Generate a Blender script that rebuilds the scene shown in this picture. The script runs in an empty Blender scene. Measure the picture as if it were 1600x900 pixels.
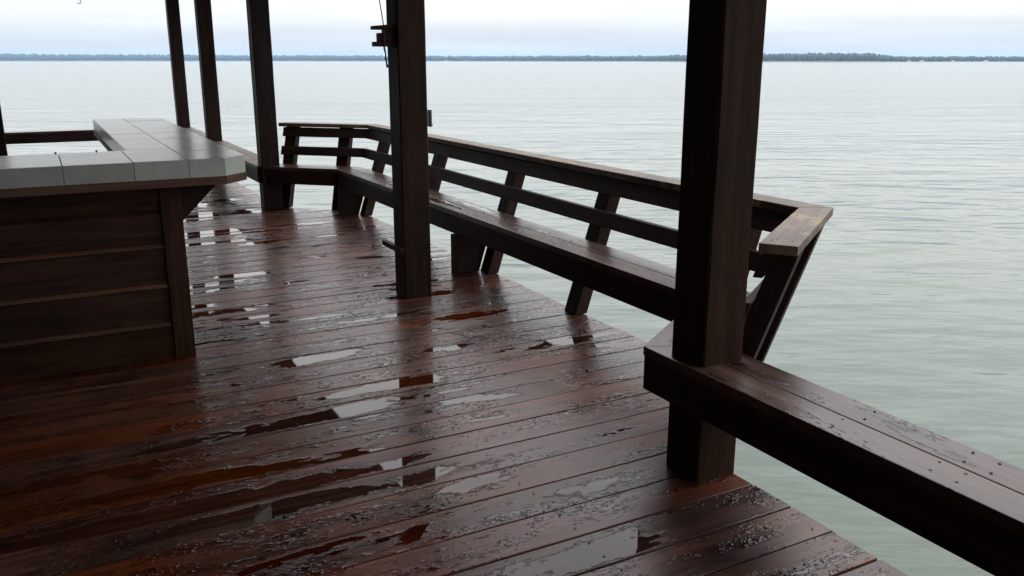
import bpy, bmesh, math, random
from mathutils import Vector, Matrix, noise as mnoise

random.seed(7)
SC = bpy.context.scene
COL = SC.collection
R = math.radians

# ------------------------------------------------------------------ camera
cam_d = bpy.data.cameras.new("camera")
cam = bpy.data.objects.new("camera", cam_d)
COL.objects.link(cam)
cam.location = (0, 0, 1.55)
cam.rotation_euler = (R(90) - math.atan(355.5 / 1360), 0, R(-28.2))
cam_d.sensor_width = 36
cam_d.lens = 36 * 1360 / 1600
cam_d.clip_start = 0.05
cam_d.clip_end = 40000
SC.camera = cam

# ------------------------------------------------------------------ world: overcast sky
SUN_EL, SUN_AZ = R(48), R(60)
w = bpy.data.worlds.new("World")
SC.world = w
w.use_nodes = True
nt = w.node_tree
nt.nodes.clear()
def wn(t, **k):
    n = nt.nodes.new(t)
    for a, b in k.items():
        setattr(n, a, b)
    return n
out = wn('ShaderNodeOutputWorld')
sky = wn('ShaderNodeTexSky', sky_type='NISHITA')
sky.sun_disc = False
sky.sun_elevation = SUN_EL
sky.sun_rotation = SUN_AZ
sky.dust_density = 3.0
bg_sky = wn('ShaderNodeBackground')
bg_sky.inputs['Strength'].default_value = 0.05
nt.links.new(sky.outputs[0], bg_sky.inputs['Color'])
tc = wn('ShaderNodeTexCoord')
sep = wn('ShaderNodeSeparateXYZ')
nt.links.new(tc.outputs['Generated'], sep.inputs[0])
# brightness of an overcast sky: about three times brighter overhead than at the horizon
ramp = wn('ShaderNodeValToRGB')
nt.links.new(sep.outputs['Z'], ramp.inputs[0])
cr = ramp.color_ramp
cr.interpolation = 'EASE'
stops = [(0.0, (0.80, 0.85, 0.90)), (0.022, (0.85, 0.895, 0.94)), (0.055, (1.14, 1.15, 1.16)),
         (0.16, (1.75, 1.75, 1.76)), (0.5, (2.4, 2.42, 2.47)), (1.0, (3.0, 3.05, 3.15))]
while len(cr.elements) < len(stops):
    cr.elements.new(0.5)
for e, (p, c) in zip(cr.elements, stops):
    e.position = p
    e.color = (*c, 1)
# soft streaks in the cloud deck
mp = wn('ShaderNodeMapping')
mp.inputs['Scale'].default_value = (1.6, 1.6, 26)
nt.links.new(tc.outputs['Generated'], mp.inputs[0])
ns = wn('ShaderNodeTexNoise')
ns.inputs['Scale'].default_value = 1.7
ns.inputs['Detail'].default_value = 5
ns.inputs['Roughness'].default_value = 0.5
nt.links.new(mp.outputs[0], ns.inputs['Vector'])
mr = wn('ShaderNodeMapRange')
mr.inputs['From Min'].default_value = 0.3
mr.inputs['From Max'].default_value = 0.7
mr.inputs['To Min'].default_value = 0.90
mr.inputs['To Max'].default_value = 1.10
nt.links.new(ns.outputs['Fac'], mr.inputs['Value'])
mul = wn('ShaderNodeVectorMath', operation='SCALE')
nt.links.new(ramp.outputs['Color'], mul.inputs[0])
nt.links.new(mr.outputs[0], mul.inputs['Scale'])
bg = wn('ShaderNodeBackground')
bg.inputs['Strength'].default_value = 1.0
nt.links.new(mul.outputs[0], bg.inputs['Color'])
mixw = wn('ShaderNodeMixShader')
mixw.inputs[0].default_value = 0.94
nt.links.new(bg_sky.outputs[0], mixw.inputs[1])
nt.links.new(bg.outputs[0], mixw.inputs[2])
nt.links.new(mixw.outputs[0], out.inputs['Surface'])

sun_d = bpy.data.lights.new("sun", 'SUN')
sun_d.energy = 0.5
sun_d.angle = R(40)
sun_d.color = (1.0, 0.97, 0.93)
sun = bpy.data.objects.new("sun", sun_d)
COL.objects.link(sun)
sd = Vector((math.sin(SUN_AZ) * math.cos(SUN_EL), math.cos(SUN_AZ) * math.cos(SUN_EL), math.sin(SUN_EL)))
sun.rotation_euler = (-sd).to_track_quat('-Z', 'Y').to_euler()
sun.location = (0, 0, 30)

SC.view_settings.view_transform = 'Standard'
SC.view_settings.look = 'None'
SC.view_settings.exposure = 0.0
SC.view_settings.gamma = 1.0
SC.view_settings.use_curve_mapping = False
SC.render.engine = 'CYCLES'
SC.cycles.use_denoising = True
SC.cycles.denoising_input_passes = 'RGB_ALBEDO_NORMAL'
SC.cycles.max_bounces = 8
SC.cycles.volume_bounces = 1
SC.cycles.caustics_reflective = False
SC.cycles.caustics_refractive = False

# ------------------------------------------------------------------ node helpers
class NB:
    def __init__(self, name):
        self.m = bpy.data.materials.new(name)
        self.m.use_nodes = True
        self.t = self.m.node_tree
        self.t.nodes.clear()
    def n(self, typ, ins=None, **k):
        nd = self.t.nodes.new(typ)
        for a, b in k.items():
            setattr(nd, a, b)
        for a, b in (ins or {}).items():
            self.put(nd.inputs[a], b)
        return nd
    def put(self, sock, v):
        if isinstance(v, bpy.types.NodeSocket):
            self.t.links.new(v, sock)
        else:
            if isinstance(v, tuple) and len(v) == 3 and sock.type == 'RGBA':
                v = (*v, 1)
            sock.default_value = v
    def math(self, op, a, b=0.0, c=0.0, clamp=False):
        nd = self.n('ShaderNodeMath', operation=op, use_clamp=clamp)
        for s, v in zip(nd.inputs, (a, b, c)):
            self.put(s, v)
        return nd.outputs[0]
    def rng(self, v, a, b, c=0.0, d=1.0, smooth=True):
        nd = self.n('ShaderNodeMapRange', {'Value': v, 'From Min': a, 'From Max': b, 'To Min': c, 'To Max': d})
        nd.interpolation_type = 'SMOOTHSTEP' if smooth else 'LINEAR'
        return nd.outputs[0]
    def mixc(self, f, a, b, mode='MIX'):
        nd = self.n('ShaderNodeMix', data_type='RGBA', blend_type=mode)
        self.put(nd.inputs[0], f); self.put(nd.inputs[6], a); self.put(nd.inputs[7], b)
        return nd.outputs[2]
    def mixf(self, f, a, b):
        nd = self.n('ShaderNodeMix', data_type='FLOAT')
        self.put(nd.inputs[0], f); self.put(nd.inputs[2], a); self.put(nd.inputs[3], b)
        return nd.outputs[0]
    def noise(self, vec, scale, detail=3.0, rough=0.55, dist=0.0):
        nd = self.n('ShaderNodeTexNoise', {'Vector': vec, 'Scale': scale, 'Detail': detail, 'Roughness': rough, 'Distortion': dist})
        return nd.outputs['Fac']
    def scale(self, vec, s, off=None):
        nd = self.n('ShaderNodeMapping', {'Vector': vec, 'Scale': s})
        if off is not None:
            self.put(nd.inputs['Location'], off)
        return nd.outputs[0]
    def finish(self, bsdf):
        o = self.n('ShaderNodeOutputMaterial', {'Surface': bsdf})
        return self.m

def wood(name, dark, light, rough=(0.45, 0.65), wet=0.0, grey=0.0, spec=0.5, cup=0.19, grain=1.0, mottle=0.0):
    """stained timber, grain along the board's own x axis; wet > 0 puts rain water on upward faces"""
    b = NB(name)
    tcn = b.n('ShaderNodeTexCoord')
    oi = b.n('ShaderNodeObjectInfo')
    rnd = oi.outputs['Random']
    comb = b.n('ShaderNodeCombineXYZ', {'X': b.math('MULTIPLY', rnd, 37.0), 'Y': b.math('MULTIPLY', rnd, 91.0), 'Z': b.math('MULTIPLY', rnd, 53.0)})
    add = b.n('ShaderNodeVectorMath', {0: tcn.outputs['Object'], 1: comb.outputs[0]}, operation='ADD')
    P = add.outputs[0]
    g1 = b.noise(b.scale(P, (1.2, 26, 26)), 1.0, 4, 0.6, 0.6)
    g2 = b.noise(b.scale(P, (5, 150, 150)), 1.0, 3, 0.6)
    g3 = b.noise(P, 2.2, 3, 0.55)
    kn = b.n('ShaderNodeTexVoronoi', {'Vector': b.scale(P, (2.0, 6.2, 6.2)), 'Scale': 1.0, 'Randomness': 1.0}, feature='F1', voronoi_dimensions='2D')
    kr = b.n('ShaderNodeSeparateColor', {0: kn.outputs['Color']}).outputs[0]
    knot = b.math('MULTIPLY', b.rng(kn.outputs['Distance'], 0.03, 0.13, 1.0, 0.0), b.rng(kr, 0.45, 0.5))
    f = b.math('ADD', b.math('MULTIPLY', g1, 0.55), b.math('ADD', b.math('MULTIPLY', g2, 0.25), b.math('MULTIPLY', g3, 0.35)))
    f = b.rng(f, 0.40, 0.78)
    col = b.mixc(f, dark, light)
    # each board took the stain a little differently
    tone = b.mixf(rnd, 0.72, 1.12)
    hs = b.n('ShaderNodeHueSaturation', {'Hue': b.mixf(b.math('FRACT', b.math('MULTIPLY', rnd, 7.31)), 0.490, 0.503), 'Saturation': b.mixf(b.math('FRACT', b.math('MULTIPLY', rnd, 3.17)), 0.8, 1.08), 'Value': tone, 'Color': col})
    col = hs.outputs[0]
    if grey > 0:
        wz = b.noise(b.scale(P, (1.1, 5, 5)), 1.3, 4, 0.6)
        col = b.mixc(b.math('MULTIPLY', b.rng(wz, 0.45, 0.7), grey), col, (0.13, 0.105, 0.09))
    if mottle > 0:
        mo = b.noise(b.scale(P, (1.0, 1.6, 1.6)), 4.5, 4, 0.6, 0.8)
        col = b.mixc(b.math('MULTIPLY', b.rng(mo, 0.52, 0.68), mottle), col, (0.30, 0.215, 0.115))
        col = b.mixc(b.math('MULTIPLY', b.rng(mo, 0.44, 0.30), mottle), col, (0.035, 0.022, 0.016))
    # black mildew blotches
    bl = b.noise(b.scale(P, (1.0, 2.2, 2.2)), 2.6, 4, 0.65, 0.4)
    col = b.mixc(b.math('MULTIPLY', b.rng(bl, 0.60, 0.72), 0.62), col, (0.012, 0.011, 0.012))
    col = b.mixc(b.math('MULTIPLY', knot, 0.75), col, (0.014, 0.008, 0.006))
    rgh = b.mixf(g3, rough[0], rough[1])
    h = b.math('ADD', b.math('MULTIPLY', g1, 0.0011 * grain), b.math('MULTIPLY', g2, 0.0005 * grain))
    if wet > 0:
        geo = b.n('ShaderNodeNewGeometry')
        nz = b.n('ShaderNodeSeparateXYZ', {0: geo.outputs['True Normal']}).outputs['Z']
        up = b.rng(nz, 0.6, 0.9)
        so = b.n('ShaderNodeSeparateXYZ', {0: tcn.outputs['Object']})
        yl = b.math('DIVIDE', so.outputs['Y'], cup * 0.5)
        cupv = b.math('SUBTRACT', 1.0, b.math('MULTIPLY', yl, yl))
        # where rain blew in: big wet patches over the whole deck, in world space
        wpos = geo.outputs['Position']
        region = b.noise(wpos, 0.55, 3, 0.5)
        ragged = b.noise(b.scale(P, (14, 30, 1)), 1.0, 5, 0.62, 0.5)
        pud = b.noise(b.scale(P, (1.25, 5.2, 1)), 1.0, 3, 0.5, 0.3)
        field = b.math('ADD', b.math('MULTIPLY', pud, 0.75),
                b.math('ADD', b.math('MULTIPLY', cupv, 0.075),
                b.math('ADD', b.math('MULTIPLY', region, 0.42), b.math('MULTIPLY', ragged, 0.17))))
        drip = b.math('DIVIDE', b.math('SUBTRACT', b.n('ShaderNodeSeparateXYZ', {0: wpos}).outputs['X'], 1.08), 0.55)
        # rain off the eave blows in and gathers along one strip of the deck
        field = b.math('ADD', field, b.math('MULTIPLY', b.math('POWER', 2.718, b.math('MULTIPLY', b.math('MULTIPLY', drip, drip), -1.0)), 0.07))
        T = 0.793 - 0.10 * (wet - 1.0)
        puddle = b.math('MULTIPLY', b.rng(field, T, T + 0.028), up)
        # broken film: ragged islands of standing drops around the puddles
        isl = b.noise(b.scale(P, (17, 44, 1)), 1.0, 3.0, 0.55, 0.3)
        gate = b.rng(b.math('ADD', b.math('MULTIPLY', b.noise(b.scale(P, (2.1, 8, 1)), 1.0, 4, 0.65), 0.8), b.math('MULTIPLY', region, 0.35)), 0.50 + 0.12 * (1 - wet), 0.66 + 0.12 * (1 - wet))
        islm = b.math('MULTIPLY', b.rng(b.math('ADD', isl, b.math('MULTIPLY', gate, 0.12)), 0.60, 0.68), b.math('MULTIPLY', up, gate))
        vd = b.n('ShaderNodeTexVoronoi', {'Vector': b.scale(P, (44, 74, 1)), 'Scale': 1.0, 'Randomness': 1.0}, feature='F1')
        vd2 = b.n('ShaderNodeTexVoronoi', {'Vector': b.scale(P, (24, 44, 1)), 'Scale': 1.0, 'Randomness': 1.0}, feature='F1')
        drop = b.math('MULTIPLY', b.rng(vd.outputs['Distance'], 0.10, 0.34, 1.0, 0.0), b.rng(isl, 0.47, 0.58))
        drop2 = b.math('MULTIPLY', b.rng(vd2.outputs['Distance'], 0.06, 0.30, 1.0, 0.0), b.rng(isl, 0.40, 0.52, 1.0, 0.0))
        drops = b.math('MULTIPLY', b.math('MAXIMUM', drop, drop2), b.math('MULTIPLY', up, gate))
        nopud = b.math('SUBTRACT', 1.0, puddle)
        drops = b.math('MULTIPLY', drops, nopud)
        islm = b.math('MULTIPLY', islm, nopud)
        film = b.math('MAXIMUM', puddle, islm)
        water = b.math('MAXIMUM', film, b.rng(drops, 0.15, 0.45))
        # damp timber is darker and more saturated
        damp = b.math('MULTIPLY', up, b.math('MAXIMUM', water, b.math('MULTIPLY', gate, 0.5)))
        dk = b.n('ShaderNodeHueSaturation', {'Saturation': 1.06, 'Value': 0.48, 'Color': col}).outputs[0]
        col = b.mixc(damp, col, dk)
        wetr = b.mixf(b.noise(b.scale(P, (6, 30, 1)), 1.0, 3, 0.6), 0.10, 0.34)
        rgh = b.mixf(b.math('MULTIPLY', up, b.math('MULTIPLY', b.rng(gate, 0, 1, 0.6, 1.0), 1.0)), rgh, wetr)
        rgh = b.mixf(water, rgh, 0.025)
        h = b.math('MULTIPLY', h, b.math('SUBTRACT', 1.0, film))
        h = b.math('ADD', h, b.math('ADD', b.math('MULTIPLY', puddle, 0.003), b.math('ADD', b.math('MULTIPLY', islm, 0.0032), b.math('MULTIPLY', drops, 0.0036))))
    bump = b.n('ShaderNodeBump', {'Strength': 1.0, 'Distance': 1.0, 'Height': h})
    p = b.n('ShaderNodeBsdfPrincipled', {'Base Color': col, 'Roughness': rgh, 'IOR': 1.38, 'Specular IOR Level': spec, 'Normal': bump.outputs[0]})
    return b.finish(p.outputs[0])

def plain(name, color, rough=0.5, metal=0.0, var=0.15, scale=20.0, bump=0.0, stretch=(1, 1, 1)):
    b = NB(name)
    tcn = b.n('ShaderNodeTexCoord')
    oi = b.n('ShaderNodeObjectInfo')
    off = b.n('ShaderNodeVectorMath', {0: tcn.outputs['Object'], 1: oi.outputs['Location']}, operation='ADD')
    nz = b.noise(b.scale(off.outputs[0], stretch), scale, 4, 0.6)
    col = b.mixc(nz, tuple(c * (1 - var) for c in color), tuple(min(1, c * (1 + var)) for c in color))
    hs = b.n('ShaderNodeHueSaturation', {'Value': b.mixf(oi.outputs['Random'], 1 - var * 0.6, 1 + var * 0.6), 'Color': col})
    ins = {'Base Color': hs.outputs[0], 'Roughness': b.mixf(nz, rough * 0.8, min(1, rough * 1.2)), 'Metallic': metal}
    if bump:
        ins['Normal'] = b.n('ShaderNodeBump', {'Strength': 1.0, 'Distance': bump, 'Height': nz}).outputs[0]
    return b.finish(b.n('ShaderNodeBsdfPrincipled', ins).outputs[0])

M_DECK = wood('deck_wood', (0.034, 0.011, 0.006), (0.175, 0.050, 0.022), (0.36, 0.52), wet=1.0, grey=0.18, cup=0.184)
M_SEAT = wood('seat_wood', (0.035, 0.015, 0.010), (0.125, 0.056, 0.036), (0.36, 0.52), wet=0.4, grey=0.4, cup=0.14)
M_CAP = wood('cap_wood', (0.055, 0.032, 0.020), (0.21, 0.135, 0.085), (0.45, 0.62), grey=0.4, mottle=0.7)
M_BEAM = wood('beam_wood', (0.014, 0.007, 0.005), (0.048, 0.021, 0.013), (0.5, 0.72), spec=0.2)
M_POST = wood('post_wood', (0.012, 0.006, 0.004), (0.038, 0.018, 0.011), (0.5, 0.72), spec=0.15)
M_SIDING = wood('siding_wood', (0.016, 0.007, 0.004), (0.070, 0.028, 0.014), (0.55, 0.75), spec=0.2)
M_TRIM = wood('trim_wood', (0.075, 0.030, 0.014), (0.16, 0.072, 0.034), (0.5, 0.7))
M_ROOF = wood('roof_wood', (0.018, 0.010, 0.007), (0.050, 0.026, 0.016), (0.7, 0.85), spec=0.2)
M_TILE = plain('glazed_tile', (0.47, 0.48, 0.44), 0.22, var=0.22, scale=11)
M_GROUT = plain('grout', (0.11, 0.11, 0.10), 0.9)
M_STEEL = plain('screw_steel', (0.03, 0.027, 0.025), 0.6, metal=0.6)
M_GALV = plain('galvanised_steel', (0.10, 0.105, 0.11), 0.5, metal=0.3)
M_ROPE = plain('rope', (0.06, 0.05, 0.045), 0.9, scale=120)
M_WIRE = plain('wire', (0.35, 0.35, 0.35), 0.5, metal=0.5)
M_BIRD = plain('feathers', (0.05, 0.05, 0.055), 0.8)
M_TREE = plain('far_foliage', (0.035, 0.050, 0.030), 0.9, var=0.5, scale=0.02)
M_LAND = plain('far_land', (0.12, 0.12, 0.08), 0.95, var=0.4, scale=0.01)
M_HOUSE = plain('house_wall', (0.75, 0.74, 0.70), 0.8)
M_HROOF = plain('house_roof', (0.20, 0.19, 0.19), 0.8)

# ------------------------------------------------------------------ mesh helpers
def tag(o, label=None, cat=None, group=None, kind=None):
    if label: o['label'] = label
    if cat: o['category'] = cat
    if group: o['group'] = group
    if kind: o['kind'] = kind
    return o

def empty(name, loc):
    o = bpy.data.objects.new(name, None)
    o.empty_display_size = 0.2
    o.location = loc
    COL.objects.link(o)
    return o

WORLD = {}
def link(name, bm, mat, parent=None, frame=None, smooth=False):
    """frame: world matrix whose x axis is the grain; bm is in world space"""
    frame = frame or Matrix.Identity(4)
    bm.transform(frame.inverted())
    bmesh.ops.recalc_face_normals(bm, faces=bm.faces[:])
    me = bpy.data.meshes.new(name)
    bm.to_mesh(me)
    bm.free()
    if smooth:
        for p in me.polygons: p.use_smooth = True
    me.materials.append(mat)
    o = bpy.data.objects.new(name, me)
    COL.objects.link(o)
    place(o, frame, parent)
    return o

def place(o, frame, parent):
    if parent is not None:
        pw = WORLD.get(parent.name) or Matrix.Translation(parent.location)
        o.parent = parent
        o.matrix_parent_inverse = Matrix.Identity(4)
        o.matrix_basis = pw.inverted() @ frame
    else:
        o.matrix_basis = frame
    WORLD[o.name] = frame

def frame_from(p, xdir, zdir=(0, 0, 1)):
    x = Vector(xdir).normalized()
    z = Vector(zdir)
    z = (z - x * z.dot(x))
    if z.length < 1e-4:
        z = Vector((0, 1, 0)) - x * x.y
    z.normalize()
    y = z.cross(x)
    m = Matrix((x, y, z)).transposed().to_4x4()
    m.translation = Vector(p)
    return m

def hexa(bot, top, bev=0.004, seg=2):
    """prism between two polygons of equal length (world coordinates)"""
    bm = bmesh.new()
    n = len(bot)
    vb = [bm.verts.new(p) for p in bot]
    vt = [bm.verts.new(p) for p in top]
    bm.faces.new(vb[::-1]); bm.faces.new(vt)
    for i in range(n):
        bm.faces.new((vb[i], vb[(i + 1) % n], vt[(i + 1) % n], vt[i]))
    bmesh.ops.recalc_face_normals(bm, faces=bm.faces[:])
    if bev:
        bmesh.ops.bevel(bm, geom=bm.edges[:], offset=bev, segments=seg, affect='EDGES', profile=0.6, clamp_overlap=True)
    return bm

def box(x0, x1, y0, y1, z0, z1, bev=0.004, seg=2):
    b = [(x0, y0, z0), (x1, y0, z0), (x1, y1, z0), (x0, y1, z0)]
    return hexa(b, [(x, y, z1) for x, y, _ in b], bev, seg)

def bxo(name, mat, parent, x0, x1, y0, y1, z0, z1, bev=0.004, axis='x', seg=2):
    c = ((x0 + x1) / 2, (y0 + y1) / 2, (z0 + z1) / 2)
    ax = {'x': (1, 0, 0), 'y': (0, 1, 0), 'z': (0, 0, 1)}[axis]
    up = (0, 0, 1) if axis != 'z' else (0, 1, 0)
    return link(name, box(x0, x1, y0, y1, z0, z1, bev, seg), mat, parent, frame_from(c, ax, up))

def beam(name, mat, parent, p0, p1, w, h, up=(0, 0, 1), bev=0.004):
    p0, p1 = Vector(p0), Vector(p1)
    f = frame_from((p0 + p1) / 2, p1 - p0, up)
    L = (p1 - p0).length / 2
    bm = box(-L, L, -w / 2, w / 2, -h / 2, h / 2, bev)
    bm.transform(f)
    return link(name, bm, mat, parent, f)

def tube(pts, rad, sides=8):
    bm = bmesh.new()
    pts = [Vector(p) for p in pts]
    rings = []
    for i, p in enumerate(pts):
        d = (pts[min(i + 1, len(pts) - 1)] - pts[max(i - 1, 0)]).normalized()
        a = d.cross(Vector((0.31, 0.77, 0.12))).normalized()
        c = d.cross(a)
        r = rad[i] if isinstance(rad, (list, tuple)) else rad
        rings.append([bm.verts.new(p + (a * math.cos(t) + c * math.sin(t)) * r) for t in [k * 2 * math.pi / sides for k in range(sides)]])
    for r0, r1 in zip(rings, rings[1:]):
        for k in range(sides):
            bm.faces.new((r0[k], r0[(k + 1) % sides], r1[(k + 1) % sides], r1[k]))
    bm.faces.new(rings[0][::-1]); bm.faces.new(rings[-1])
    return bm

# ------------------------------------------------------------------ setting: water, far shore
WATER = -2.2
def water_mat():
    b = NB('lake_water')
    geo = b.n('ShaderNodeNewGeometry')
    P = geo.outputs['Position']
    rot = b.n('ShaderNodeMapping', {'Vector': P, 'Rotation': (0, 0, R(28))}).outputs[0]
    n1 = b.noise(b.scale(rot, (0.5, 1.2, 1)), 1.0, 2.6, 0.5, 0.15)       # short chop
    n2 = b.noise(b.scale(rot, (0.10, 0.34, 1)), 1.0, 3, 0.5, 0.3)       # swell
    n3 = b.noise(b.scale(rot, (2.4, 6.0, 1)), 1.0, 3, 0.55, 0.3)        # ripples
    patch = b.noise(b.scale(rot, (0.018, 0.07, 1)), 1.0, 3, 0.5)
    amp = b.rng(patch, 0.35, 0.65, 0.55, 1.15)
    h = b.math('ADD', b.math('MULTIPLY', n1, 0.095), b.math('ADD', b.math('MULTIPLY', n2, 0.16), b.math('MULTIPLY', n3, 0.008)))
    h = b.math('MULTIPLY', h, amp)
    bump = b.n('ShaderNodeBump', {'Strength': 1.0, 'Distance': 1.0, 'Height': h})
    silt = b.noise(b.scale(rot, (0.03, 0.09, 1)), 1.0, 4, 0.6)
    col = b.mixc(silt, (0.034, 0.058, 0.040), (0.062, 0.083, 0.060))
    p = b.n('ShaderNodeBsdfPrincipled', {'Base Color': col, 'Roughness': 0.12, 'IOR': 1.333, 'Normal': bump.outputs[0]})
    return b.finish(p.outputs[0])
bm = bmesh.new()
S = 14000
for x, y in ((-S, -S), (S, -S), (S, S), (-S, S)):
    bm.verts.new((x, y, WATER))
bm.faces.new(bm.verts[:])
lake = tag(link('lake_water', bm, water_mat()), 'murky grey-green lake water with soft ripples', 'water', kind='structure')

def interp(tab, a):
    for (a0, d0), (a1, d1) in zip(tab, tab[1:]):
        if a0 <= a <= a1:
            t = (a - a0) / (a1 - a0)
            t = t * t * (3 - 2 * t)
            return d0 + (d1 - d0) * t
    return tab[0][1] if a < tab[0][0] else tab[-1][1]
DIST = [(-60, 5600), (-6, 5600), (10, 5200), (24, 4300), (34, 3300), (42, 2500), (50, 2400), (56, 2900), (64, 3600), (100, 4200)]
HGT = [(-60, 33), (-6, 33), (6, 30), (14, 26), (22, 22), (30, 19), (36, 17), (44, 19), (49.5, 19), (51.5, 12), (56, 13), (60, 14), (70, 18), (100, 18)]
def shore(a, extra=0.0):
    d = interp(DIST, a) + 60 * mnoise.noise(Vector((a * 0.5, 3.1, 0))) + extra
    return Vector((math.sin(R(a)) * d, math.cos(R(a)) * d, 0))
bm = bmesh.new()
rows = []
a = -50.0
while a <= 95:
    row = []
    for ex, f in ((-40, -0.2), (0, 0.02), (12, 0.10), (60, 0.18), (400, 0.28), (900, 0.2)):
        p = shore(a, ex)
        p.z = WATER + f * interp(HGT, a) * (1 + 0.3 * mnoise.noise(Vector((a * 1.3, ex * 0.01, 2))))
        row.append(bm.verts.new(p))
    rows.append(row)
    a += 0.4
for r0, r1 in zip(rows, rows[1:]):
    for k in range(len(r0) - 1):
        bm.faces.new((r0[k], r1[k], r1[k + 1], r0[k + 1]))
tag(link('far_shore', bm, M_LAND, smooth=True), 'low far shore of the lake along the horizon', 'shore', kind='structure')

def far_wood():
    ico = bmesh.new()
    bmesh.ops.create_icosphere(ico, subdivisions=1, radius=1.0)
    iv = [v.co.copy() for v in ico.verts]
    ifc = [tuple(v.index for v in f.verts) for f in ico.faces]
    ico.free()
    verts, faces = [], []
    rr = random.Random(3)
    a = -20.0
    while a < 75:
        d = interp(DIST, a)
        hh = interp(HGT, a)
        for lay in range(2):
            ex = 18 + lay * 45 + rr.uniform(0, 30)
            open_ = 51 < a < 57 and rr.random() < 0.45 and lay == 0
            if not open_:
                p = shore(a + rr.uniform(-.04, .04), ex)
                H = 1.22 * hh * rr.uniform(0.84, 1.0) * (0.82 if lay == 0 else 1.0) * (1 + 0.12 * mnoise.noise(Vector((a * 2.2, lay, 0))))
                rx = rr.uniform(6.0, 11.0) * d / 3600
                base = WATER + 0.10 * hh
                c = Vector((p.x, p.y, base + H * 0.5))
                i0 = len(verts)
                for v in iv:
                    j = rr.uniform(0.8, 1.1)
                    verts.append((c.x + v.x * rx * j, c.y + v.y * rx * j, c.z + v.z * H * 0.52 * j))
                faces += [tuple(i0 + k for k in f) for f in ifc]
        a += 0.085
    me = bpy.data.meshes.new('far_woodland')
    me.from_pydata(verts, [], faces)
    me.materials.append(M_TREE)
    o = bpy.data.objects.new('far_woodland', me)
    COL.objects.link(o)
    return tag(o, 'blue-grey band of woodland on the far shore', 'woodland', kind='stuff')
far_wood()

# haze over the lake
bm = box(-13500, 13500, -13500, 13500, WATER - 1.2, 60, 0)
hm = bpy.data.materials.new('haze_air')
hm.use_nodes = True
hm.node_tree.nodes.clear()
ho = hm.node_tree.nodes.new('ShaderNodeOutputMaterial')
hv = hm.node_tree.nodes.new('ShaderNodeVolumePrincipled')
hv.inputs['Color'].default_value = (0.46, 0.70, 1.0, 1)
hv.inputs['Density'].default_value = 0.85e-4
hv.inputs['Anisotropy'].default_value = 0.2
hm.node_tree.links.new(hv.outputs[0], ho.inputs['Volume'])
tag(link('haze', bm, hm), 'thin pale haze over the lake', 'haze', kind='stuff')

# ------------------------------------------------------------------ setting: the deck
PITCH, GAP, TH = 0.190, 0.007, 0.038
EDGE = [(-6.2, 2.222), (2.53, 2.222), (3.0, 2.905), (8.835, 2.905), (9.52, 2.222), (16.2, 2.222)]   # (y, x) of the deck edge
def edge_x(y):
    for (y0, x0), (y1, x1) in zip(EDGE, EDGE[1:]):
        if y0 <= y <= y1:
            return x0 + (x1 - x0) * (y - y0) / (y1 - y0)
    return 2.222
DX0 = -3.42
deck = empty('deck', (0, 0, 0))
tag(deck, 'wet red-brown plank deck with puddles and an angled bay over the lake', 'deck', kind='structure')
k0 = int((-6.0 - 2.206) / PITCH)
screws = bmesh.new()
kk = k0
while True:
    y0 = 2.206 + kk * PITCH + GAP / 2
    y1 = y0 + PITCH - GAP
    kk += 1
    if y1 > 16.1:
        break
    ys = sorted([y0] + [e[0] for e in EDGE if y0 + .01 < e[0] < y1 - .01] + [y1])
    jit = random.uniform(-0.008, 0.006)
    right = [(edge_x(y) + jit, y) for y in ys]
    poly = [(DX0, y1), (DX0, y0)] + right
    sk = random.uniform(-0.0012, 0.0012)
    zz = random.uniform(-0.0015, 0.0015)
    bot = [(x, y, -TH) for x, y in poly]
    top = [(x, y, zz + (sk if abs(y - y0) < 1e-6 else 0)) for x, y in poly]
    link('plank', hexa(bot, top, 0.0035, 2), M_DECK, deck, frame_from((0, (y0 + y1) / 2, 0), (1, 0, 0)))
    if y0 > 0.8:
        for jx in (edge_x((y0 + y1) / 2) - 0.05, 1.45, 0.84, 0.23, -0.38):
            for fy in (0.24, 0.76):
                c = Vector((jx + random.uniform(-.008, .008), y0 + (y1 - y0) * fy + random.uniform(-.006, .006), 0.0022))
                vs = [screws.verts.new(c + Vector((math.cos(t) * .0045, math.sin(t) * .0045, 0))) for t in [q * math.pi / 4 for q in range(8)]]
                screws.faces.new(vs)
tag(link('screw_heads', screws, M_STEEL, deck), kind='stuff')
# framing below the planks
for jx in (-3.3, -2.6, -1.99, -1.38, -0.77, -0.38, 0.23, 0.84, 1.45, 2.12):
    bxo('joist', M_BEAM, deck, jx - 0.02, jx + 0.02, -5.9, 16.0, -0.275, -0.0405, 0.002, 'y')
rim = [(2.18, 2.58), (2.86, 3.04), (2.86, 8.80), (2.18, 9.48)]
for p, q in zip(rim, rim[1:]):
    beam('rim_board', M_BEAM, deck, (p[0], p[1], -0.16), (q[0], q[1], -0.16), 0.04, 0.23)
for y in (2.4, 5.4, 9.5, 12.8, 15.6, -0.6, -4.0):
    beam('cross_beam', M_BEAM, deck, (-3.35, y, -0.40), (2.15, y, -0.40), 0.14, 0.24)
    for x in (-3.2, -0.57, 2.02):
        bmt = tube([(x, y, WATER - 1.0), (x, y, -0.52)], 0.13, 14)
        link('piling', bmt, M_BEAM, deck, frame_from((x, y, -1), (0, 0, 1), (0, 1, 0)), True)

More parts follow.
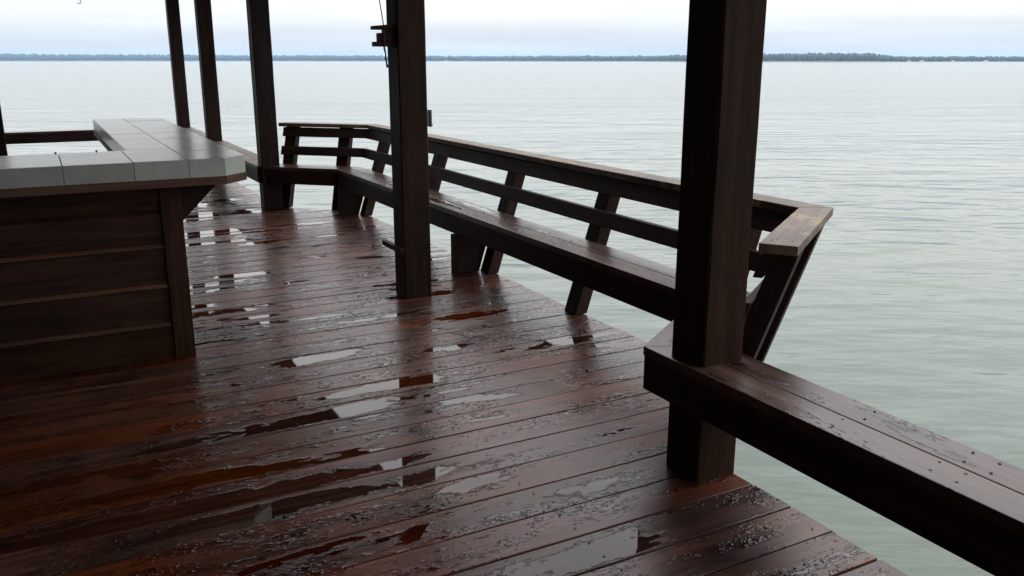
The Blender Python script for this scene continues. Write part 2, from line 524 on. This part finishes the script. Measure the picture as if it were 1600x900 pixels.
# ------------------------------------------------------------------ polyline boards (benches)
F = [Vector(p) for p in ((1.99, -1.9), (1.99, 2.62), (2.66, 3.09), (2.66, 8.775), (1.99, 9.445), (1.99, 15.75), (-3.3, 15.75))]
def seg_dir(i): return (F[i + 1] - F[i]).normalized()
def outn(i):
    d = seg_dir(i); return Vector((d.y, -d.x))
def corner(i, off):
    """vertex i of the bench front line pushed outward by off (mitred)"""
    if i == 0: return F[0] + outn(0) * off
    if i == len(F) - 1: return F[i] + outn(i - 1) * off
    n0, n1 = outn(i - 1), outn(i)
    return F[i] + (n0 + n1) * (off / (1 + n0.dot(n1)))
def strip(name, mat, parent, i, o0, o1, z0, z1, lean=0.0, ends=(None, None), bev=0.004):
    """board on segment i between offsets o0..o1, heights z0..z1, shifted outward with height by lean"""
    d = seg_dir(i)
    def ends_at(off):
        a, b_ = corner(i, off), corner(i + 1, off)
        if ends[0] is not None: a = F[i] + d * ends[0] + outn(i) * off
        if ends[1] is not None: b_ = F[i] + d * ends[1] + outn(i) * off
        return a + d * 0.0008, b_ - d * 0.0008
    def quad(z):
        a0, b0 = ends_at(o0 + lean * z)
        a1, b1 = ends_at(o1 + lean * z)
        return [(p.x, p.y, z) for p in (a0, a1, b1, b0)]
    mid = (F[i] + F[i + 1]) / 2 + outn(i) * ((o0 + o1) / 2)
    fr = frame_from((mid.x, mid.y, (z0 + z1) / 2), (d.x, d.y, 0))
    return link(name, hexa(quad(z0), quad(z1), bev), mat, parent, fr)

ZS, ST = 0.465, 0.038
def seat_run(parent, segs, ends={}, mat=None):
    for i in segs:
        e = ends.get(i, (None, None))
        strip('seat_board', mat or M_SEAT, parent, i, 0.0, 0.138, ZS - ST, ZS, ends=e)
        strip('seat_board', mat or M_SEAT, parent, i, 0.144, 0.284, ZS - ST, ZS - 0.001, ends=e)
        strip('front_apron', M_BEAM, parent, i, 0.004, 0.042, 0.288, ZS - ST - 0.001, ends=e)
        strip('back_apron', M_BEAM, parent, i, 0.236, 0.274, 0.330, ZS - ST - 0.001, ends=e)

near = empty('backless_bench', (2.12, 1.0, 0))
tag(near, 'backless wooden bench round the nearest post, running out at lower right', 'bench')
seat_run(near, [0])
bay = empty('bay_bench', (2.78, 5.9, 0))
tag(bay, 'long dark bench with a leaning railing back along the angled bay over the water', 'bench')
seat_run(bay, [1, 2, 3])
side = empty('backless_bench', (2.12, 12.5, 0))
tag(side, 'backless bench between the three far posts, behind the tiled counter', 'bench')
seat_run(side, [4], mat=M_CAP)  # paler cap wood puts the brighter light out here into the seat colour
endb = empty('backless_bench', (-0.6, 15.9, 0))
tag(endb, 'dark bench across the far end of the deck, seen left of the counter', 'bench')
seat_run(endb, [5])

# leaning back of the bay bench
LEAN, U0 = 0.32, 0.17
def upright(i, s, w=0.130):
    d, n = seg_dir(i), outn(i)
    c = F[i] + d * s
    def quad(z):
        o0, o1 = U0 + LEAN * z, U0 + 0.089 + LEAN * z
        return [((c + d * t + n * o).x, (c + d * t + n * o).y, z) for t, o in ((-w / 2, o0), (-w / 2, o1), (w / 2, o1), (w / 2, o0))]
    top = 0.853
    base = c + n * (U0 + 0.045)
    fr = frame_from((base.x, base.y, 0.4), (n.x * LEAN, n.y * LEAN, 1), (d.x, d.y, 0))
    o = link('upright', hexa(quad(0.001), quad(top), 0.004), M_BEAM, bay, fr)
    # carriage bolt on the outer face
    zb = 0.16
    q = c + n * (U0 + 0.089 + LEAN * zb)
    link('bolt', tube([(q.x, q.y, zb), (q.x + n.x * .022, q.y + n.y * .022, zb)], [0.012, 0.012], 8), M_GALV, o, frame_from((q.x, q.y, zb), (n.x, n.y, 0)))
    return o
L1_, L2_, L3_ = (F[2] - F[1]).length, (F[3] - F[2]).length, (F[4] - F[3]).length
for s in (0.24, 0.79): upright(1, s)
for y in (3.27, 4.505, 5.725, 7.13, 8.56): upright(2, y - F[2].y)
for s in (0.12, 0.765): upright(3, s)
ENDS = {1: (0.145, None), 2: (None, None), 3: (None, 0.842)}
for i in (1, 2, 3):
    e = ENDS[i]
    strip('top_rail', M_BEAM, bay, i, U0 - 0.039, U0 - 0.001, 0.752, 0.848, LEAN, e)
    strip('middle_rail', M_BEAM, bay, i, U0 - 0.039, U0 - 0.001, 0.560, 0.650, LEAN, e)
    ec = (0.115 if i == 1 else None, 0.895 if i == 3 else None)
    strip('cap_rail', M_CAP, bay, i, 0.392, 0.535, 0.855, 0.893, 0.0, ec)
# solid boards that carry the seat at the corner and by the second post
for y0, y1 in ((5.7925, 5.905), (8.628, 8.742)):
    bm = hexa([(2.640, y0, .001), (2.822, y0, .001), (2.822, y1, .001), (2.640, y1, .001)],
              [(2.640, y0, .286), (2.912, y0, .286), (2.912, y1, .286), (2.640, y1, .286)], 0.003)
    link('seat_support', bm, M_BEAM, bay, frame_from((2.78, y0, .2), (0, 0, 1), (0, 1, 0)))

# nail heads on the seat boards nearest the camera
def nails(parent, spots, r=0.0045):
    for x, y, z in spots:
        b_ = tube([(x, y, z - .002), (x, y, z + .0012)], r, 8)
        link('nail', b_, M_STEEL, parent, Matrix.Translation((x, y, z)))
nails(near, [(2.02 + dx, y + dy, ZS) for y in (0.55, 1.30, 1.38, 1.72) for dx, dy in ((0.02, .0), (0.085, .02), (0.15, -.01), (0.225, .015))])
n1_, d1_ = outn(1), seg_dir(1)
nails(bay, [((F[1] + d1_ * s + n1_ * o).x, (F[1] + d1_ * s + n1_ * o).y, .893) for s, o in ((0.19, .425), (0.21, .445), (0.20, .50), (0.80, .42), (0.82, .5))])
nails(bay, [(2.70 + dx, y, ZS) for y in (3.4, 4.5, 5.72) for dx in (0.0, .07, .13, .2)])

# ------------------------------------------------------------------ roof posts
POSTS = [(2.31, 'thick square post nearest the camera, rising through the bench at right', 2.03),
         (5.29, 'square post with the rope cleat, standing free in the middle of the deck', 2.03),
         (9.385, 'square post at the far corner of the bay, right of the counter', 2.03),
         (12.70, 'second square post from the left beyond the counter, through the far bench', 2.045),
         (15.53, 'leftmost square post in the row of five, at the far end of the deck', 2.045)]
PW = 0.19
post_objs = []
for y, lab, x in POSTS:
    bm = bmesh.new()
    n = 14
    rings = []
    ch = 0.008
    rp = random.Random(int(y * 100))
    for q in range(n + 1):
        z = 0.0005 + 2.66 * q / n
        ring = []
        for sx, sy, cx, cy in ((0, 0, 1, 0), (1, 0, -1, 0), (1, 0, 0, 1), (1, 1, 0, -1), (1, 1, -1, 0), (0, 1, 1, 0), (0, 1, 0, -1), (0, 0, 0, 1)):
            ring.append(bm.verts.new((x + sx * PW + cx * ch + rp.uniform(-.0012, .0012), y + sy * PW + cy * ch + rp.uniform(-.0012, .0012), z)))
        rings.append(ring)
    for r0, r1 in zip(rings, rings[1:]):
        for k in range(8):
            bm.faces.new((r0[k], r0[(k + 1) % 8], r1[(k + 1) % 8], r1[k]))
    bm.faces.new(rings[0][::-1]); bm.faces.new(rings[-1])
    o = link('roof_post', bm, M_POST, None, frame_from((x + PW / 2, y + PW / 2, 0), (0, 0, 1), (0, 1, 0)))
    tag(o, lab, 'post', 'roof posts along the deck edge')
    post_objs.append(o)
o = bxo('roof_post', M_POST, None, -0.665, -0.475, 15.545, 15.735, 0.0005, 2.66, 0.006, 'z')
tag(o, 'dark post cut by the left edge, at the far end of the deck', 'post', 'roof posts along the deck edge')

# ------------------------------------------------------------------ roof overhead (seen only in the puddles)
roof = empty('pavilion_roof', (-0.57, 5.0, 2.65))
tag(roof, 'dark timber roof over the deck, mirrored in the puddles', 'roof')
RY0, RY1, EX, EZ, RX = -6.4, 16.5, 2.86, 2.90, -0.57
SL = math.tan(R(22))
def roof_z(x): return EZ + ((EX - RX) - abs(x - RX)) * SL
for sgn in (1, -1):
    xe = RX + sgn * (EX - RX)
    bot = [(xe, RY0, EZ), (xe, RY1, EZ), (RX, RY1, roof_z(RX)), (RX, RY0, roof_z(RX))]
    link('sheathing', hexa(bot, [(x, y, z + .04) for x, y, z in bot], 0), M_ROOF, roof, frame_from((xe, 5, 3), (0, 1, 0)))
    y = RY0 + .1
    while y < RY1:
        beam('rafter', M_ROOF, roof, (xe - sgn * .06, y, EZ - .055 + .024), (RX + sgn * .03, y, roof_z(RX) - .085), 0.04, 0.14)
        y += 0.61
    bxo('eave_board', M_ROOF, roof, min(xe, xe + sgn * .03) , max(xe, xe + sgn * .03), RY0, RY1, EZ - .12, EZ + .05, 0.003, 'y')
    xh = 2.03 if sgn > 0 else -3.36
    bxo('header_beam', M_ROOF, roof, xh, xh + .19, RY0 + .3, RY1 - .4, 2.662, 2.93, 0.005, 'y')
    for yy in ([-0.6, -3.4] if sgn > 0 else [p[0] for p in POSTS] + [-0.6, -3.4]):
        bxo('support_post', M_POST, roof, xh, xh + .19, yy, yy + .19, 0.0005, 2.66, 0.006, 'z')
bxo('ridge_beam', M_ROOF, roof, RX - .03, RX + .03, RY0, RY1, roof_z(RX) - .22, roof_z(RX) - .002, 0.004, 'y')
for y in (-3.3, -0.5, 2.4, 5.38, 9.48, 12.8, 15.63):
    bxo('tie_beam', M_ROOF, roof, -3.16, 2.02, y - .05, y + .05, 2.70, 2.92, 0.004, 'x')

# added out-of-view walls that block light and keep the deck and counter dark
for nm, args, lab in (('back_shade_wall', (-3.3, 2.1, -2.55, -2.45), 'added low dark board wall behind the viewer, blocking light'),
                      ('side_shade_wall', (-3.44, -3.362, -2.4, 13.0), 'added dark board wall on the unseen left side, blocking light')):
    x0, x1, y0, y1 = args
    wl = empty(nm, ((x0 + x1) / 2, (y0 + y1) / 2, 0))
    tag(wl, lab, 'wall')
    for q in range(6 if nm == 'back_shade_wall' else 14):
        bxo('shade_wall_board', M_SIDING, wl, x0, x1, y0, y1, 0.004 + q * 0.192, 0.004 + q * 0.192 + 0.187, 0.003, 'x' if nm == 'back_shade_wall' else 'y')
    bxo('sheathing', M_SIDING, wl, x0 + .02, x1 - .02, y0 + .02, y1 - .02, 0.002, 1.15 if nm == 'back_shade_wall' else 2.68, 0, 'x')

# ------------------------------------------------------------------ tiled bar counter
bar = empty('bar_counter', (0.2, 5.2, 0))
tag(bar, 'bar counter with grey tiled L-shaped top and dark board front at left', 'counter')
BX0 = -2.2
ZT = 1.07
# base: framed boxes clad in boards
for z0, z1 in ((0.001, 0.198), (0.206, 0.408), (0.416, 0.620), (0.628, 0.80), (0.806, 0.936)):
    # each board is chamfered on its top edge
    y = 4.7735
    prof = [(y + .028, z0), (y, z0), (y - .003, z1 - .018), (y + .022, z1), (y + .028, z1)]
    bm = hexa([(BX0, a, b_) for a, b_ in prof], [(0.50, a, b_) for a, b_ in prof], 0)
    link('front_board', bm, M_SIDING, bar, frame_from((-0.8, y, (z0 + z1) / 2), (1, 0, 0), (0, -1, 0)))
for zl in (0.198, 0.408, 0.620):  # added paler strips stand in for light caught on the boards' top edges
    prof = [(4.771, zl - .012), (4.757, zl - .012), (4.757, zl - .004), (4.771, zl + .007)]
    link('lit_edge_strip', hexa([(BX0, a, b_) for a, b_ in prof], [(0.498, a, b_) for a, b_ in prof], 0), M_TRIM, bar, frame_from((-0.8, 4.76, zl), (1, 0, 0)))
bxo('carcass', M_SIDING, bar, BX0, 0.50, 4.802, 5.22, 0.001, 0.93, 0)
bxo('corner_post', M_SIDING, bar, 0.502, 0.606, 4.752, 4.86, 0.001, 0.935, 0.005, 'z')
for z0, z1 in ((0.001, 0.23), (0.236, 0.466), (0.472, 0.70), (0.706, 0.935)):
    bxo('side_board', M_SIDING, bar, 0.572, 0.600, 4.862, 8.02, z0, z1, 0.004, 'y')
bxo('inner_panel', M_SIDING, bar, 0.505, 0.530, 5.24, 8.02, 0.001, 0.93, 0.003, 'y')
bxo('end_panel', M_SIDING, bar, 0.532, 0.570, 7.98, 8.02, 0.001, 0.93, 0.003, 'z')
for y in (4.80, 6.3, 7.9):
    bm = hexa([(0.6075, y, .73), (0.6075, y, .934), (0.815, y, .934)], [(0.6075, y + .04, .73), (0.6075, y + .04, .934), (0.815, y + .04, .934)], 0.003)
    link('bracket', bm, M_SIDING, bar, frame_from((.7, y, .85), (1, 0, 1), (0, 1, 0)))
# countertop: trim, core, tiles
TOPP = [(BX0, 4.617), (0.815, 4.617), (0.940, 4.742), (0.940, 8.05), (0.72, 8.27), (0.41, 8.27), (0.41, 5.27), (BX0, 5.27)]
def inset(poly, d):
    res = []
    n = len(poly)
    for i in range(n):
        p0, p1, p2 = Vector(poly[i - 1]), Vector(poly[i]), Vector(poly[(i + 1) % n])
        d0, d1 = (p1 - p0).normalized(), (p2 - p1).normalized()
        n0, n1 = Vector((-d0.y, d0.x)), Vector((-d1.y, d1.x))
        res.append(tuple(p1 + (n0 + n1) * (d / (1 + n0.dot(n1)))))
    return res
top = link('countertop', hexa([(x, y, .945) for x, y in inset(TOPP, .008)], [(x, y, ZT - .010) for x, y in inset(TOPP, .008)], 0), M_GROUT, bar)
tp = inset(TOPP, -0.004)
ti = inset(TOPP, 0.03)
for i in range(len(TOPP)):
    j = (i + 1) % len(TOPP)
    if i == len(TOPP) - 1: continue
    q = [tp[i], tp[j], ti[j], ti[i]]
    dd = Vector(tp[j]) - Vector(tp[i])
    link('wood_trim', hexa([(x, y, .937) for x, y in q], [(x, y, .976) for x, y in q], 0.003), M_TRIM, top,
         frame_from(((q[0][0] + q[1][0]) / 2, (q[0][1] + q[1][1]) / 2, .95), (dd.x, dd.y, 0)))
# front tiles
def clip_rect(x0, x1, y0, y1):
    """rectangle clipped by the two chamfered corners"""
    poly = [(x0, y0), (x1, y0), (x1, y1), (x0, y1)]
    for nx, ny, c in ((1, -1, 0.815 - 4.617), (1, 1, 0.72 + 8.27)):
        outp = []
        for i in range(len(poly)):
            p, q = poly[i], poly[(i + 1) % len(poly)]
            fp, fq = nx * p[0] + ny * p[1] - c + .004, nx * q[0] + ny * q[1] - c + .004
            if fp <= 0: outp.append(p)
            if (fp < 0 < fq) or (fq < 0 < fp):
                t = fp / (fp - fq)
                outp.append((p[0] + (q[0] - p[0]) * t, p[1] + (q[1] - p[1]) * t))
        poly = outp
        if len(poly) < 3: return None
    return poly
G = 0.0022
def tile(x0, x1, y0, y1):
    p = clip_rect(x0 + G, x1 - G, y0 + G, y1 - G)
    if not p: return
    dz = random.uniform(-.0007, .0007)
    cx, cy = (x0 + x1) / 2, (y0 + y1) / 2
    link('top_tile', hexa([(x, y, ZT - .0095) for x, y in p], [(x, y, ZT + dz) for x, y in p], 0.0012, 1), M_TILE, top, Matrix.Translation((cx, cy, ZT)))
xcuts = [0.640, 0.385, 0.075, -0.235, -0.545, -0.855, -1.165, -1.475, -1.785, -2.095]
YF, YM, YI = 4.617, 5.085, 5.27
for x1, x0 in zip(xcuts, xcuts[1:]):
    tile(x0, x1, YF, YM)
    tile(x0, min(x1, 0.64), YM, YI)
tile(0.640, 0.940, YF, YM)
tile(0.640, 0.940, YM, YI + .275)
yc = [YI, 5.545, 6.005, 6.465, 6.925, 7.385, 7.845, 8.27]
for y0, y1 in zip(yc, yc[1:]):
    tile(0.41, 0.640, y0, y1)
    if y0 > YI: tile(0.640, 0.940, y0, y1)
# edge tiles around the rim
def edge_tiles(p, q, cuts):
    p, q = Vector(p), Vector(q)
    d = (q - p).normalized(); n = Vector((-d.y, d.x)); L = (q - p).length
    cs = [0.0] + [c for c in cuts if 0.01 < c < L - 0.01] + [L]
    for a, b_ in zip(cs, cs[1:]):
        pts = [p + d * (a + G * .6), p + d * (b_ - G * .6), p + d * (b_ - G * .6) + n * .0095, p + d * (a + G * .6) + n * .0095]
        link('edge_tile', hexa([(v.x, v.y, .978) for v in pts], [(v.x, v.y, ZT - .003) for v in pts], 0.0012, 1), M_TILE, top,
             Matrix.Translation((pts[0].x, pts[0].y, 1.0)))
edge_tiles(TOPP[0], TOPP[1], [x - BX0 for x in reversed(xcuts)])
edge_tiles(TOPP[1], TOPP[2], [])
edge_tiles(TOPP[2], TOPP[3], [y - TOPP[2][1] for y in (5.085, 5.545, 6.005, 6.465, 6.925, 7.385, 7.845)])
edge_tiles(TOPP[3], TOPP[4], [])
edge_tiles(TOPP[4], TOPP[5], [])
edge_tiles(TOPP[5], TOPP[6], [8.27 - y for y in (7.845, 7.385, 6.925, 6.465, 6.005, 5.545)])
edge_tiles(TOPP[6], TOPP[7], [0.41 - x for x in xcuts[1:]])
for x in (0.06, 0.26):
    link('pin', tube([(x, 5.285, 1.055), (x + .003, 5.285, 1.076)], 0.005, 6), M_STEEL, bar, Matrix.Translation((x, 5.25, 1.06)))

# ------------------------------------------------------------------ small things on the second post
cl = empty('rope_cleat', (2.0, 5.38, 1.63))
tag(cl, 'dark wooden rope cleat of two stepped pieces on the middle post', 'cleat')
bm = hexa([(1.893, 5.33, 1.735), (2.028, 5.33, 1.735), (2.028, 5.40, 1.735), (1.893, 5.40, 1.735)],
          [(1.893, 5.33, 1.757), (2.028, 5.33, 1.770), (2.028, 5.40, 1.770), (1.893, 5.40, 1.757)], 0.005)
link('upper_arm', bm, M_BEAM, cl, frame_from((1.95, 5.36, 1.75), (1, 0, 0)))
bxo('block', M_BEAM, cl, 1.928, 2.028, 5.335, 5.395, 1.664, 1.716, 0.004)
bxo('block', M_BEAM, cl, 1.962, 2.028, 5.340, 5.390, 1.717, 1.734, 0.002)
bxo('lower_arm', M_BEAM, cl, 1.898, 2.028, 5.33, 5.40, 1.634, 1.663, 0.006)
def rope(name, pts, r, lab):
    o = link(name, tube(pts, r, 7), M_ROPE, None, Matrix.Translation(pts[0]), True)
    return tag(o, lab, 'rope')
r1 = [(1.955, 5.325, 1.60 + .0), (1.957, 5.325, 1.66), (1.956, 5.322, 1.74), (1.943, 5.32, 1.83), (1.930, 5.32, 1.912), (1.85, 5.32, 2.5), (1.80, 5.32, 2.9)]
rope('rope', r1, 0.0035, 'thin dark rope rising from the cleat, the left one of two strands')
rope('rope', [(2.024, 5.325, 1.772), (2.022, 5.32, 1.86), (2.012, 5.32, 1.915), (1.94, 5.32, 2.45), (1.88, 5.32, 2.9)], 0.0035, 'thin dark rope rising close beside the middle post, the right strand')
tail = [(1.954, 5.33, 1.634), (1.958, 5.328, 1.61), (1.962, 5.326, 1.588), (1.960, 5.326, 1.570), (1.961, 5.326, 1.562), (1.963, 5.326, 1.555), (1.966, 5.326, 1.53), (1.971, 5.326, 1.507)]
rope('rope_tail', tail, [0.0055, 0.006, 0.004, 0.0045, 0.0085, 0.0045, 0.006, 0.008], 'short knotted rope end hanging below the cleat')
ba = bxo('batten', M_BEAM, None, 1.995, 2.029, 5.285, 5.62, 0.318, 0.352, 0.003, 'y')
tag(ba, 'short thin batten fixed low on the deck side of the middle post', 'batten')
bx_ = empty('junction_box', (2.26, 5.40, 1.13))
tag(bx_, 'small grey metal box on the water side of the middle post', 'box')
bxo('housing', M_GALV, bx_, 2.2215, 2.264, 5.36, 5.44, 1.132, 1.232, 0.003)
bxo('cover_plate', M_GALV, bx_, 2.2645, 2.276, 5.352, 5.448, 1.128, 1.238, 0.003)
link('hinge_pin', tube([(2.280, 5.36, 1.140), (2.280, 5.44, 1.140)], 0.005, 8), M_GALV, bx_, Matrix.Translation((2.280, 5.4, 1.14)))
hk = [(0.449, 9.0, 3.6)] + [(0.449, 9.0, 2.085)] + [(0.449 + .016 * math.cos(t), 9.0, 2.057 + .018 * math.sin(t)) for t in [R(90 - 40 * q) for q in range(0, 7)]]
o = link('wire_hook', tube(hk, 0.003, 6), M_WIRE, None, Matrix.Translation((0.449, 9.0, 2.05)), True)
tag(o, 'small pale wire hook hanging at the top edge, upper left', 'hook')

# ------------------------------------------------------------------ birds over the lake
def bird(p, span, lab):
    p = Vector(p)
    bm = bmesh.new()
    bmesh.ops.create_uvsphere(bm, u_segments=10, v_segments=6, radius=1.0, matrix=Matrix.Translation(p) @ Matrix.Diagonal((span * .10, span * .26, span * .10, 1)))
    for s in (-1, 1):
        pts = [(0, -.10, .04), (s * .28, -.14, .16), (s * .5, .04, .10), (s * .28, .06, .15), (0, .12, .04)]
        v1 = [bm.verts.new(p + Vector(q) * span) for q in pts]
        v2 = [bm.verts.new(p + (Vector(q) + Vector((0, 0, .02))) * span) for q in pts]
        bm.faces.new(v1[::-1]); bm.faces.new(v2)
        for k in range(5):
            bm.faces.new((v1[k], v1[(k + 1) % 5], v2[(k + 1) % 5], v2[k]))
    return tag(link('bird', bm, M_BIRD, None, Matrix.Translation(p)), lab, 'bird', 'birds over the lake')
bird(Vector((0.10237, 1.12919, 0.03842)) * 300 + Vector((0, 0, 1.5)), 0.75, 'tiny dark bird in the sky at upper left')
bird(Vector((0.96381, 0.66160, 0.01921)) * 330 + Vector((0, 0, 1.5)), 0.6, 'tiny distant bird in the sky at upper right')

# ------------------------------------------------------------------ houses on the far shore
HOUSES = [(43.6, 14, 'pale house below the trees, first one right of the nearest post'),
          (52.0, 12, 'white house at the end of the dark wood on the right shore'),
          (52.7, 15, 'long low white house in the gap of the right shore'),
          (54.3, 11, 'small white house on the open part of the right shore'),
          (56.0, 12, 'white house towards the right end of the shore'),
          (22.6, 22, 'pale waterside house on the far shore just right of the middle post'),
          (24.0, 18, 'second pale house on the far shore right of the middle post')]
for a, wd, lab in HOUSES:
    wd *= 0.7
    p = shore(a, -2)
    h = empty('house', (p.x, p.y, WATER + 0.3))
    tag(h, lab, 'house', 'houses on the far shore')
    fr = Matrix.Translation((p.x, p.y, WATER + 0.2)) @ Matrix.Rotation(R(-a), 4, 'Z')
    b1 = box(-wd / 2, wd / 2, -4, 4, 0, 2.6, 0); b1.transform(fr)
    link('wall', b1, M_HOUSE, h, fr)
    pr = [(-wd / 2 - .5, -4.6, 2.61), (-wd / 2 - .5, 4.6, 2.61), (-wd / 2 - .5, 0, 4.6)]
    b2 = hexa(pr, [(wd / 2 + .5, y, z) for _, y, z in pr], 0); b2.transform(fr)
    link('roof', b2, M_HROOF, h, fr)
